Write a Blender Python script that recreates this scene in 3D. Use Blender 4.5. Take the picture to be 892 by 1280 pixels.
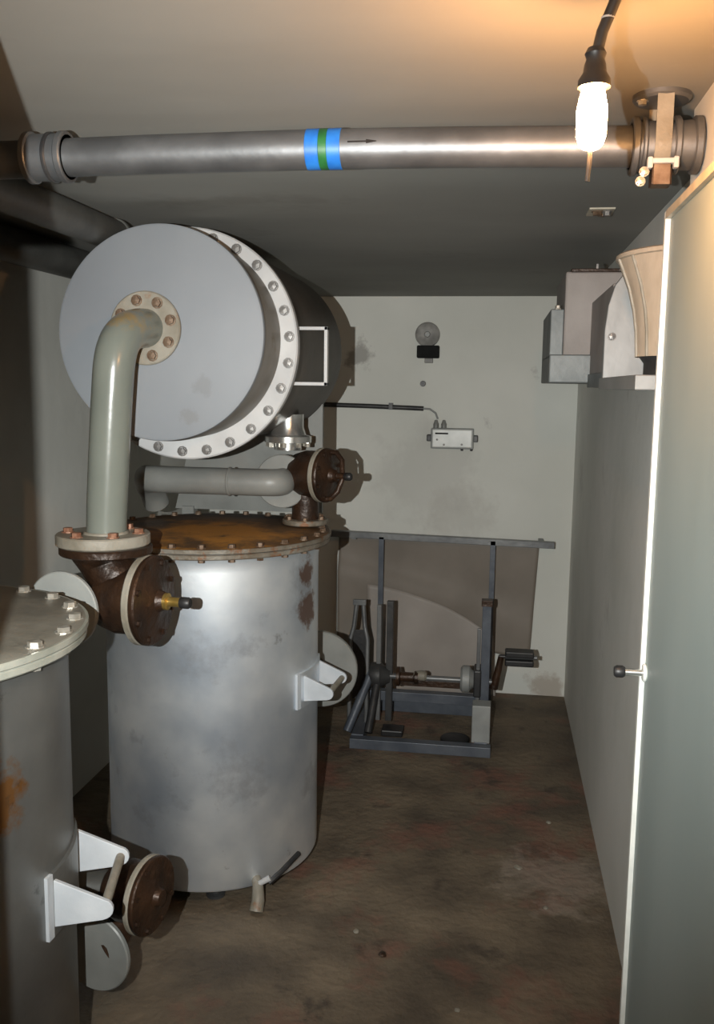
import bpy, bmesh, math, random
from mathutils import Vector, Matrix

for o in list(bpy.data.objects):
    bpy.data.objects.remove(o)
scene = bpy.context.scene
C = scene.collection
random.seed(7)
PI = math.pi
R = math.radians

# ------------------------------------------------------------------ camera
cam_d = bpy.data.cameras.new('camera')
cam_d.sensor_fit = 'VERTICAL'
cam_d.sensor_height = 36.0
cam_d.lens = 36.0 * 1150 / 1280
cam_d.clip_start = 0.02
cam = bpy.data.objects.new('camera', cam_d)
C.objects.link(cam)
YAW, PITCH, ROLL = R(8.523), R(7.836), 0.013
cam.matrix_world = (Matrix.Translation((0, 0, 1.6)) @ Matrix.Rotation(YAW, 4, 'Z')
                    @ Matrix.Rotation(PI / 2 - PITCH, 4, 'X') @ Matrix.Rotation(ROLL, 4, 'Z'))
scene.camera = cam

# ------------------------------------------------------------------ world, flash, exposure
world = bpy.data.worlds.new('world')
scene.world = world
world.use_nodes = True
wb = world.node_tree.nodes['Background']
wb.inputs[0].default_value = (0.6, 0.65, 0.7, 1)
wb.inputs[1].default_value = 0.0

fl = bpy.data.lights.new('camera_flash_offscreen', 'SPOT')      # the flash of the photograph's camera, held left of the lens
fl.energy = 280
fl.color = (0.985, 1.0, 0.965)
fl.spot_size = R(81)
fl.spot_blend = 1.0
fl.shadow_soft_size = 0.005
flash = bpy.data.objects.new('camera_flash_offscreen', fl)
C.objects.link(flash)
FL = Vector((-0.165, 0.0, 1.60))
flash.location = FL
flash.rotation_euler = cam.matrix_world.to_euler()

vs = scene.view_settings
vs.view_transform = 'Standard'
vs.look = 'None'
vs.gamma = 1.0
vs.use_curve_mapping = False
vs.exposure = 0.0

# ------------------------------------------------------------------ materials
def mat(name, cols, rough=0.6, metal=0.0, scale=6.0, detail=6.0, bump=0.0, bscale=None, lo=0.35, hi=0.65,
        patches=(), stretch=(1, 1, 1), spec=0.5, alpha=1.0, rvar=0.0):
    """cols: two base colours mixed by noise. patches: (colour, centre xyz, radius, noise scale, amount) stains in object space.
    or (colour, None, threshold, noise scale, amount) stains everywhere."""
    m = bpy.data.materials.new(name)
    m.use_nodes = True
    nt = m.node_tree
    N, L = nt.nodes, nt.links
    b = N['Principled BSDF']
    tc = N.new('ShaderNodeTexCoord')
    mp = N.new('ShaderNodeMapping')
    mp.inputs['Scale'].default_value = stretch
    L.new(tc.outputs['Object'], mp.inputs['Vector'])
    n = N.new('ShaderNodeTexNoise')
    n.inputs['Scale'].default_value = scale
    n.inputs['Detail'].default_value = detail
    L.new(mp.outputs[0], n.inputs['Vector'])
    r = N.new('ShaderNodeValToRGB')
    r.color_ramp.elements[0].position = lo
    r.color_ramp.elements[1].position = hi
    r.color_ramp.elements[0].color = (*cols[0], 1)
    r.color_ramp.elements[1].color = (*cols[1], 1)
    L.new(n.outputs['Fac'], r.inputs[0])
    col = r.outputs[0]
    for pc, ctr, rad, psc, amt in patches:
        pn = N.new('ShaderNodeTexNoise')
        pn.inputs['Scale'].default_value = psc
        pn.inputs['Detail'].default_value = 7
        pn.inputs['Roughness'].default_value = 0.65
        mp2 = N.new('ShaderNodeMapping')
        mp2.inputs['Location'].default_value = (3.1 * psc, 1.7, 0.4)
        L.new(tc.outputs['Object'], mp2.inputs['Vector'])
        L.new(mp2.outputs[0], pn.inputs['Vector'])
        mr = N.new('ShaderNodeMapRange')
        mr.clamp = True
        if ctr is None:
            mr.inputs['From Min'].default_value = rad
            mr.inputs['From Max'].default_value = rad + 0.09
            L.new(pn.outputs['Fac'], mr.inputs['Value'])
        else:
            d = N.new('ShaderNodeVectorMath')
            d.operation = 'DISTANCE'
            L.new(tc.outputs['Object'], d.inputs[0])
            d.inputs[1].default_value = ctr
            ma = N.new('ShaderNodeMath')
            ma.operation = 'DIVIDE'
            L.new(d.outputs['Value'], ma.inputs[0])
            ma.inputs[1].default_value = rad
            sb = N.new('ShaderNodeMath')
            sb.operation = 'SUBTRACT'
            sb.inputs[0].default_value = 1.0
            L.new(ma.outputs[0], sb.inputs[1])
            ad = N.new('ShaderNodeMath')
            ad.operation = 'MULTIPLY_ADD'
            L.new(pn.outputs['Fac'], ad.inputs[0])
            ad.inputs[1].default_value = 2.0
            L.new(sb.outputs[0], ad.inputs[2])
            mr.inputs['From Min'].default_value = 1.25
            mr.inputs['From Max'].default_value = 1.6
            L.new(ad.outputs[0], mr.inputs['Value'])
        mr.inputs['To Max'].default_value = amt
        mx = N.new('ShaderNodeMix')
        mx.data_type = 'RGBA'
        L.new(mr.outputs[0], mx.inputs['Factor'])
        L.new(col, mx.inputs['A'])
        mx.inputs['B'].default_value = (*pc, 1)
        col = mx.outputs['Result']
    L.new(col, b.inputs['Base Color'])
    b.inputs['Metallic'].default_value = metal
    b.inputs['Roughness'].default_value = rough
    if rvar:
        rr = N.new('ShaderNodeMapRange')
        rr.inputs['To Min'].default_value = rough - rvar
        rr.inputs['To Max'].default_value = rough + rvar
        L.new(n.outputs['Fac'], rr.inputs['Value'])
        L.new(rr.outputs[0], b.inputs['Roughness'])
    b.inputs['Specular IOR Level'].default_value = spec
    b.inputs['Alpha'].default_value = alpha
    if bump:
        bn = N.new('ShaderNodeTexNoise')
        bn.inputs['Scale'].default_value = bscale or scale * 4
        bn.inputs['Detail'].default_value = 6
        L.new(mp.outputs[0], bn.inputs['Vector'])
        bp = N.new('ShaderNodeBump')
        bp.inputs['Strength'].default_value = bump
        bp.inputs['Distance'].default_value = 0.01
        L.new(bn.outputs['Fac'], bp.inputs['Height'])
        L.new(bp.outputs[0], b.inputs['Normal'])
    return m

RUST = (0.20, 0.075, 0.02)
M = {}
M['ceiling'] = mat('ceiling_plaster', [(0.25, 0.248, 0.228), (0.305, 0.303, 0.28)], 0.9, 0, 1.6, 5, 0.22, 5, stretch=(0.6, 1, 1),
                   patches=[((0.20, 0.195, 0.175), None, 0.60, 2.2, 0.5), ((0.34, 0.33, 0.30), None, 0.68, 5, 0.5)])
M['wall_back'] = mat('wall_back_paint', [(0.68, 0.69, 0.64), (0.77, 0.775, 0.725)], 0.8, 0, 1.7, 5, 0.15, 14,
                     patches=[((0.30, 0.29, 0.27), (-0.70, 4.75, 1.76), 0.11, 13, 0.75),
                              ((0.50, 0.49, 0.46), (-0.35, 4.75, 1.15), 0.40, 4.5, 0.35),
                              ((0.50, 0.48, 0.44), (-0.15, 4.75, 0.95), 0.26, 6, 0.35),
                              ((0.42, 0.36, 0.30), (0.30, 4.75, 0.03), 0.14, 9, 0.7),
                              ((0.40, 0.38, 0.36), None, 0.66, 7, 0.5)])
M['wall'] = mat('wall_paint', [(0.56, 0.56, 0.52), (0.66, 0.66, 0.62)], 0.85, 0, 2.0, 5, 0.2, 12,
                patches=[((0.34, 0.33, 0.32), None, 0.60, 2.4, 0.6), ((0.13, 0.10, 0.08), None, 0.70, 9, 0.6)])
M['wall_right'] = mat('wall_right_paint', [(0.68, 0.69, 0.645), (0.80, 0.80, 0.76)], 0.75, 0, 1.8, 5, 0.25, 10,
                      patches=[((0.52, 0.51, 0.48), None, 0.60, 2.2, 0.6)])
M['floor'] = mat('floor_concrete', [(0.085, 0.066, 0.046), (0.19, 0.148, 0.100)], 0.7, 0, 3.6, 9, 0.8, 30,
                 patches=[((0.21, 0.085, 0.06), None, 0.53, 2.0, 0.6), ((0.045, 0.034, 0.026), None, 0.58, 5.0, 0.75), ((0.30, 0.25, 0.20), (0.22, 2.9, 0), 0.28, 9, 0.6),
                          ((0.40, 0.34, 0.28), None, 0.70, 26, 0.6)], rvar=0.1)
M['door'] = mat('door_paint', [(0.275, 0.335, 0.33), (0.34, 0.40, 0.39)], 0.55, 0, 2.5, 5, 0.12, 9, stretch=(1, 1, 0.4),
                patches=[((0.33, 0.38, 0.34), None, 0.60, 2.6, 0.5)], rvar=0.12)
M['white_edge'] = mat('white_edge_paint', [(0.74, 0.76, 0.72), (0.85, 0.86, 0.82)], 0.5, scale=30)
M['beige_trim'] = mat('beige_trim_paint', [(0.42, 0.38, 0.29), (0.55, 0.50, 0.40)], 0.5, scale=20)
M['silver'] = mat('aluminium_paint', [(0.60, 0.68, 0.78), (0.93, 0.97, 1.0)], 0.53, 0.90, 3.2, 6, 0.10, 14, rvar=0.10,
                  patches=[((0.16, 0.16, 0.17), None, 0.68, 11, 0.6), ((0.45, 0.48, 0.53), None, 0.56, 3.5, 0.5),
                           (RUST, (0.335, -0.08, 0.90), 0.085, 20, 0.8), (RUST, (0.335, -0.09, 1.02), 0.07, 26, 0.8)])
M['silver_old'] = mat('aged_aluminium_paint', [(0.20, 0.205, 0.20), (0.30, 0.305, 0.295)], 0.42, 0.75, 3.5, 6, 0.15, 16, rvar=0.1,
                      patches=[((0.30, 0.13, 0.03), (0.312, -0.147, 0.87), 0.10, 17, 0.9), ((0.05, 0.05, 0.05), None, 0.66, 11, 0.8)])
M['silver_pipe'] = mat('aluminium_pipe_paint', [(0.125, 0.13, 0.136), (0.19, 0.196, 0.203)], 0.46, 0.7, 12, 6, 0.05, 60,
                       patches=[((0.12, 0.11, 0.10), None, 0.68, 30, 0.7)])
M['disc'] = mat('grey_drum_paint', [(0.205, 0.225, 0.250), (0.245, 0.265, 0.288)], 0.6, 0.05, 2.2, 5, 0.06, 20,
                patches=[((0.20, 0.20, 0.20), None, 0.71, 12, 0.6), ((0.16, 0.16, 0.16), (0.115, 0, -0.125), 0.040, 30, 0.35), ((0.17, 0.16, 0.15), (0.075, 0, -0.20), 0.035, 34, 0.35)])
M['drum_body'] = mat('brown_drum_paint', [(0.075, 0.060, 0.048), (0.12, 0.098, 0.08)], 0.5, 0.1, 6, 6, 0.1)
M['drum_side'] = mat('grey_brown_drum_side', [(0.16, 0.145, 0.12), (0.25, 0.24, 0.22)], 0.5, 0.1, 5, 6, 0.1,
                     patches=[((0.12, 0.08, 0.03), None, 0.60, 6, 0.8)])
M['white_ring'] = mat('white_ring_paint', [(0.43, 0.435, 0.44), (0.54, 0.545, 0.545)], 0.55, 0, 8, 5, 0.1,
                      patches=[((0.25, 0.20, 0.16), None, 0.68, 18, 0.7)])
M['pipe_green'] = mat('pale_grey_green_pipe_paint', [(0.155, 0.173, 0.152), (0.195, 0.213, 0.187)], 0.24, 0, 4, 5, 0.05, 25,
                      patches=[((0.30, 0.20, 0.07), (0.03, 0.05, 0.52), 0.10, 14, 0.8), ((0.27, 0.27, 0.23), None, 0.67, 14, 0.5)])
M['flange_beige'] = mat('beige_flange_paint', [(0.20, 0.18, 0.14), (0.30, 0.28, 0.235)], 0.5, 0, 14, 6, 0.2,
                        patches=[((0.22, 0.10, 0.04), None, 0.60, 18, 0.7)])
M['brown'] = mat('rusty_brown_casting', [(0.020, 0.011, 0.007), (0.055, 0.027, 0.014)], 0.40, 0.25, 11, 6, 0.4, 50,
                 patches=[((0.15, 0.07, 0.03), None, 0.64, 24, 0.7)])
M['rust_lid'] = mat('rusty_lid', [(0.055, 0.035, 0.022), (0.17, 0.085, 0.028)], 0.6, 0.1, 5, 7, 0.3, 40,
                    patches=[((0.46, 0.20, 0.03), (0.03, -0.10, 1.13), 0.34, 6, 0.9), ((0.03, 0.025, 0.02), None, 0.60, 9, 0.8)])
M['grey_lid'] = mat('grey_lid', [(0.155, 0.15, 0.125), (0.24, 0.23, 0.195)], 0.45, 0.2, 7, 6, 0.2, 40,
                    patches=[((0.33, 0.15, 0.03), None, 0.67, 9, 0.9)])
M['rim_grey'] = mat('rim_paint', [(0.27, 0.29, 0.25), (0.40, 0.41, 0.36)], 0.45, 0.2, 12, 6, 0.2)
M['rim_rust'] = mat('rusty_rim', [(0.14, 0.11, 0.075), (0.25, 0.235, 0.20)], 0.55, 0.2, 16, 6, 0.3,
                    patches=[(RUST, None, 0.53, 22, 0.8)])
M['bolt'] = mat('zinc_bolt', [(0.45, 0.42, 0.36), (0.68, 0.66, 0.60)], 0.3, 0.7, 40)
M['bolt_dark'] = mat('dark_bolt', [(0.13, 0.125, 0.12), (0.25, 0.24, 0.23)], 0.4, 0.4, 40)
M['bolt_rust'] = mat('rusty_bolt', [(0.10, 0.055, 0.03), (0.26, 0.19, 0.135)], 0.5, 0.4, 40)
M['bolt_copper'] = mat('copper_red_bolt', [(0.20, 0.085, 0.05), (0.36, 0.20, 0.13)], 0.4, 0.3, 40)
M['gusset'] = mat('pale_gusset_paint', [(0.43, 0.465, 0.50), (0.54, 0.57, 0.60)], 0.5, 0, 10, 5, 0.1)
M['disc_grey'] = mat('pale_flange_paint', [(0.27, 0.285, 0.275), (0.34, 0.355, 0.34)], 0.5, 0, 8, 5, 0.08,
                     patches=[((0.22, 0.22, 0.20), None, 0.68, 18, 0.6)])
M['duct_grey'] = mat('mid_grey_paint', [(0.19, 0.195, 0.185), (0.26, 0.265, 0.25)], 0.42, 0, 6, 5, 0.1)
M['dark_pipe'] = mat('dark_pipe_paint', [(0.055, 0.056, 0.052), (0.095, 0.095, 0.088)], 0.5, 0.1, 7, 5, 0.15)
M['black'] = mat('black_rubber', [(0.012, 0.012, 0.013), (0.025, 0.025, 0.026)], 0.45, 0, 20)
M['brass'] = mat('brass', [(0.48, 0.32, 0.08), (0.66, 0.47, 0.16)], 0.3, 0.8, 20)
M['chrome'] = mat('bright_metal', [(0.62, 0.62, 0.60), (0.75, 0.75, 0.73)], 0.22, 0.9, 20)
M['blue_tape'] = mat('blue_band', [(0.012, 0.11, 0.42), (0.02, 0.16, 0.52)], 0.4, 0, 30)
M['green_tape'] = mat('green_band', [(0.012, 0.085, 0.022), (0.02, 0.13, 0.035)], 0.4, 0, 30)
M['print'] = mat('black_print', [(0.012, 0.011, 0.010), (0.022, 0.02, 0.02)], 0.9, 0, 40, spec=0.1)
M['blue_steel'] = mat('blue_grey_steel', [(0.070, 0.082, 0.105), (0.125, 0.14, 0.165)], 0.45, 0.2, 8, 6, 0.15)
M['grey_steel'] = mat('grey_steel', [(0.14, 0.145, 0.15), (0.22, 0.225, 0.225)], 0.4, 0.4, 8, 6, 0.12)
M['dark_steel'] = mat('dark_steel', [(0.035, 0.035, 0.037), (0.07, 0.07, 0.07)], 0.45, 0.4, 10, 6, 0.15)
M['light_steel'] = mat('pale_grey_steel_paint', [(0.24, 0.25, 0.245), (0.34, 0.35, 0.34)], 0.5, 0, 10)
M['sheet'] = mat('brown_plastic_sheet', [(0.19, 0.160, 0.130), (0.25, 0.215, 0.180)], 0.6, 0, 3, 5, 0.1, 8)
M['fan_silver'] = mat('pale_metal_sheet', [(0.22, 0.225, 0.222), (0.31, 0.312, 0.31)], 0.45, 0.3, 5, 5, 0.1)
M['fan_beige'] = mat('beige_fan_paint', [(0.40, 0.33, 0.25), (0.48, 0.40, 0.31)], 0.6, 0, 12, 5, 0.1, stretch=(4, 1, 1))
M['fan_box'] = mat('taupe_fan_paint', [(0.25, 0.225, 0.21), (0.33, 0.30, 0.285)], 0.6, 0, 6, 5, 0.15)
M['fan_tray'] = mat('slate_tray_paint', [(0.10, 0.115, 0.118), (0.18, 0.195, 0.195)], 0.5, 0.2, 8, 5, 0.15)
M['dial'] = mat('grey_dial', [(0.20, 0.195, 0.185), (0.33, 0.32, 0.30)], 0.5, 0, 24)
M['white_enamel'] = mat('white_enamel', [(0.66, 0.68, 0.65), (0.82, 0.83, 0.80)], 0.35, 0, 14)

M['matt_black'] = mat('matt_black', [(0.010, 0.010, 0.010), (0.018, 0.018, 0.018)], 0.85, 0, 20, spec=0.2)
M['pale_sheet'] = mat('pale_plastic_sheet', [(0.32, 0.285, 0.255), (0.41, 0.365, 0.33)], 0.55, 0, 3, 5, 0.1, 8)

em = bpy.data.materials.new('lit_bulb_glass')
em.use_nodes = True
nt = em.node_tree
nt.nodes.remove(nt.nodes['Principled BSDF'])
e = nt.nodes.new('ShaderNodeEmission')
e.inputs[0].default_value = (1.0, 0.47, 0.17, 1)
e.inputs[1].default_value = 440
nt.links.new(e.outputs[0], nt.nodes['Material Output'].inputs[0])
M['bulb'] = em

# ------------------------------------------------------------------ mesh helpers (each adds to a bmesh)
AX = {'x': Matrix(((0, 0, 1, 0), (1, 0, 0, 0), (0, 1, 0, 0), (0, 0, 0, 1))),
      'y': Matrix(((1, 0, 0, 0), (0, 0, 1, 0), (0, -1, 0, 0), (0, 0, 0, 1))),
      'z': Matrix.Identity(4)}

def box(bm, x0, x1, y0, y1, z0, z1, mtx=None):
    v = [bm.verts.new((x, y, z)) for x in (x0, x1) for y in (y0, y1) for z in (z0, z1)]
    for f in ((0, 1, 3, 2), (4, 6, 7, 5), (0, 4, 5, 1), (2, 3, 7, 6), (0, 2, 6, 4), (1, 5, 7, 3)):
        bm.faces.new([v[i] for i in f])
    if mtx:
        bmesh.ops.transform(bm, matrix=mtx, verts=v)
    return bm

def lathe(bm, prof, ctr=(0, 0, 0), axis='z', seg=48, close=True):
    """prof: list of (radius, height along the axis); axis through ctr."""
    T = Matrix.Translation(ctr) @ AX[axis]
    rings = []
    for r, h in prof:
        if r < 1e-6:
            rings.append([bm.verts.new(T @ Vector((0, 0, h)))])
        else:
            rings.append([bm.verts.new(T @ Vector((r * math.cos(2 * PI * i / seg), r * math.sin(2 * PI * i / seg), h))) for i in range(seg)])
    for a, b in zip(rings, rings[1:]):
        for i in range(seg):
            j = (i + 1) % seg
            if len(a) == 1 and len(b) == 1:
                continue
            if len(a) == 1:
                bm.faces.new((a[0], b[i], b[j]))
            elif len(b) == 1:
                bm.faces.new((a[i], b[0], a[j]))
            else:
                bm.faces.new((a[i], b[i], b[j], a[j]))
    return bm

def disc_prof(r, h0, h1, bev=0.004):
    return [(0, h0), (r - bev, h0), (r, h0 + bev), (r, h1 - bev), (r - bev, h1), (0, h1)]

def ring_prof(ri, ro, h0, h1, bev=0.003):
    return [(ri, h0), (ro - bev, h0), (ro, h0 + bev), (ro, h1 - bev), (ro - bev, h1), (ri, h1), (ri, h0)]

def tube(bm, pts, rad, seg=20, caps=True):
    """a swept tube along pts; rad number or list."""
    pts = [Vector(p) for p in pts]
    n = len(pts)
    rad = [rad] * n if not isinstance(rad, (list, tuple)) else rad
    rings = []
    prev = None
    for i, p in enumerate(pts):
        if i == 0:
            t = pts[1] - p
        elif i == n - 1:
            t = p - pts[i - 1]
        else:
            t = (pts[i + 1] - p).normalized() + (p - pts[i - 1]).normalized()
        t.normalize()
        if prev is None:
            u = t.orthogonal().normalized()
        else:
            u = (prev - t * prev.dot(t)).normalized()
        prev = u
        w = t.cross(u)
        rings.append([bm.verts.new(p + (u * math.cos(2 * PI * k / seg) + w * math.sin(2 * PI * k / seg)) * rad[i]) for k in range(seg)])
    for a, b in zip(rings, rings[1:]):
        for k in range(seg):
            j = (k + 1) % seg
            bm.faces.new((a[k], a[j], b[j], b[k]))
    if caps:
        bm.faces.new(list(reversed(rings[0])))
        bm.faces.new(rings[-1])
    return bm

def prism(bm, poly, depth, mtx):
    """poly (u, v) extruded 0..depth along w, placed by mtx."""
    a = [bm.verts.new(mtx @ Vector((u, v, 0))) for u, v in poly]
    b = [bm.verts.new(mtx @ Vector((u, v, depth))) for u, v in poly]
    n = len(poly)
    bm.faces.new(a)
    bm.faces.new(list(reversed(b)))
    for i in range(n):
        j = (i + 1) % n
        bm.faces.new((a[j], a[i], b[i], b[j]))
    return bm

def arc(ctr, r, a0, a1, n, plane):
    out = []
    for i in range(n + 1):
        a = a0 + (a1 - a0) * i / n
        u, v = r * math.cos(a), r * math.sin(a)
        if plane == 'xz':
            out.append((ctr[0] + u, ctr[1], ctr[2] + v))
        elif plane == 'yz':
            out.append((ctr[0], ctr[1] + u, ctr[2] + v))
        else:
            out.append((ctr[0] + u, ctr[1] + v, ctr[2]))
    return out

def obj(name, bm, m, parent=None, smooth=True, bevel=0.0):
    bmesh.ops.recalc_face_normals(bm, faces=bm.faces)
    me = bpy.data.meshes.new(name)
    bm.to_mesh(me)
    bm.free()
    me.materials.append(M[m])
    if smooth:
        me.shade_smooth()
        me.set_sharp_from_angle(angle=R(38))
    o = bpy.data.objects.new(name, me)
    C.objects.link(o)
    if parent:
        o.parent = parent
    if bevel:
        b = o.modifiers.new('bevel', 'BEVEL')
        b.width = bevel
        b.segments = 2
        b.limit_method = 'ANGLE'
    return o

def tag(o, label, cat, group=None):
    o['label'] = label
    o['category'] = cat
    if group:
        o['group'] = group
    return o

def thing(name, label, cat, loc=(0, 0, 0), rz=0.0, group=None):
    o = bpy.data.objects.new(name, None)
    C.objects.link(o)
    o.location = loc
    o.rotation_euler = (0, 0, rz)
    o.empty_display_size = 0.05
    return tag(o, label, cat, group)

def struct(name, bm, m, label=None, parent=None, smooth=False, bevel=0.0):
    o = obj(name, bm, m, parent, smooth, bevel)
    if parent is None:
        o['kind'] = 'structure'
        if label:
            o['label'] = label
    return o

def bm_():
    return bmesh.new()

_bolts = {}
def bolt(parent, pos, direction, r=0.012, h=0.010, m='bolt', name='bolt', spin=None):
    """hex head on a round washer, pointing along direction."""
    key = (round(r, 4), round(h, 4), m)
    if key not in _bolts:
        bm = bm_()
        lathe(bm, [(0, -0.002), (r * 1.3, -0.002), (r * 1.3, h * 0.2), (r, h * 0.2)], seg=10)
        lathe(bm, [(r, h * 0.15), (r, h), (0, h + r * 0.12)], seg=6)
        bmesh.ops.recalc_face_normals(bm, faces=bm.faces)
        me = bpy.data.meshes.new(name)
        bm.to_mesh(me)
        bm.free()
        me.materials.append(M[m])
        _bolts[key] = me
    o = bpy.data.objects.new(name, _bolts[key])
    C.objects.link(o)
    o.parent = parent
    q = Vector(direction).to_track_quat('Z', 'Y')
    if spin is None:
        spin = random.uniform(0, PI)
    o.matrix_local = Matrix.Translation(pos) @ q.to_matrix().to_4x4() @ Matrix.Rotation(spin, 4, 'Z')
    return o

def bolt_circle(parent, ctr, axis, cr, n, direction, a0=0.0, **kw):
    for i in range(n):
        a = a0 + 2 * PI * i / n
        u, v = cr * math.cos(a), cr * math.sin(a)
        p = {'z': (u, v, 0), 'y': (u, 0, v), 'x': (0, u, v)}[axis]
        bolt(parent, Vector(ctr) + Vector(p), direction, **kw)

# ------------------------------------------------------------------ the room
XL, XR, XN, YB, ZC, YF, YD = -1.58, 0.395, 0.300, 4.75, 2.05, 0.55, 0.40
YSTEP = 1.63
YO = -0.9
struct('floor', box(bm_(), XL - 0.2, XR + 0.3, YO, YB + 0.2, -0.12, 0.0), 'floor', 'brown stained concrete floor of the filter room')
struct('ceiling', box(bm_(), XL - 0.2, XR + 0.3, YO, YB + 0.2, ZC, ZC + 0.15), 'ceiling', 'grey plastered concrete ceiling of the filter room')
struct('wall_back', box(bm_(), XL - 0.2, XR + 0.3, YB, YB + 0.2, 0, ZC), 'wall_back', 'white painted end wall of the filter room')
struct('wall_left', box(bm_(), XL - 0.2, XL, YO, YB, 0, ZC), 'wall', 'grey painted wall behind the filter canisters')
bm = bm_()
prism(bm, [(XR, YB), (XR, YSTEP), (XN, YSTEP), (XN, YO), (XR + 0.3, YO), (XR + 0.3, YB)], ZC, Matrix.Identity(4))
struct('wall_right', bm, 'wall_right', 'long painted wall with a step beside the steel door')
bm = bm_()
prism(bm, [(XL, YF), (-0.423, YF), (-0.423, YD), (XL, YD)], ZC, Matrix.Identity(4))
box(bm, -0.423, XN, YD, YF, 2.0, ZC)
box(bm, XL, -0.498, YF - 0.01, 0.80, 1.72, ZC)                 # unseen block added over the left jamb to shade the ceiling corner
struct('wall_front', bm, 'wall', 'wall with the door opening')

# the steel door leaf, swung open against the right wall
XD, ZD, YE, YH = 0.267, 1.885, 1.605, 0.80
bm = box(bm_(), XD, XN - 0.002, YH, YE, 0.015, ZD)
door = struct('door_1', bm, 'door', 'pale grey green steel door leaf folded back against the wall', bevel=0.003)
obj('edge_strip', box(bm_(), XD - 0.008, XD + 0.002, YE - 0.010, YE + 0.002, 0.015, ZD), 'white_edge', door, False)
obj('top_strip', box(bm_(), XD - 0.008, XD + 0.002, YH, YE - 0.010, ZD - 0.012, ZD + 0.001), 'beige_trim', door, False)
ZH = 1.118
bm = bm_()
lathe(bm, disc_prof(0.016, 0, 0.006, 0.002), (XD - 0.006, YE - 0.022, ZH), 'x', 20)
hd = obj('handle_rosette', bm, 'white_edge', door)
bm = tube(bm_(), [(XD - 0.004, YE - 0.022, ZH), (XD - 0.040, YE - 0.022, ZH)], 0.0065, 14)
obj('handle_stem', bm, 'chrome', hd)
bm = bm_()
lathe(bm, [(0, -0.010), (0.008, -0.010), (0.0105, -0.006), (0.0105, 0.004), (0.008, 0.008), (0, 0.008)], (XD - 0.043, YE - 0.022, ZH), 'x', 18)
obj('handle_knob', bm, 'black', hd)

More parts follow.
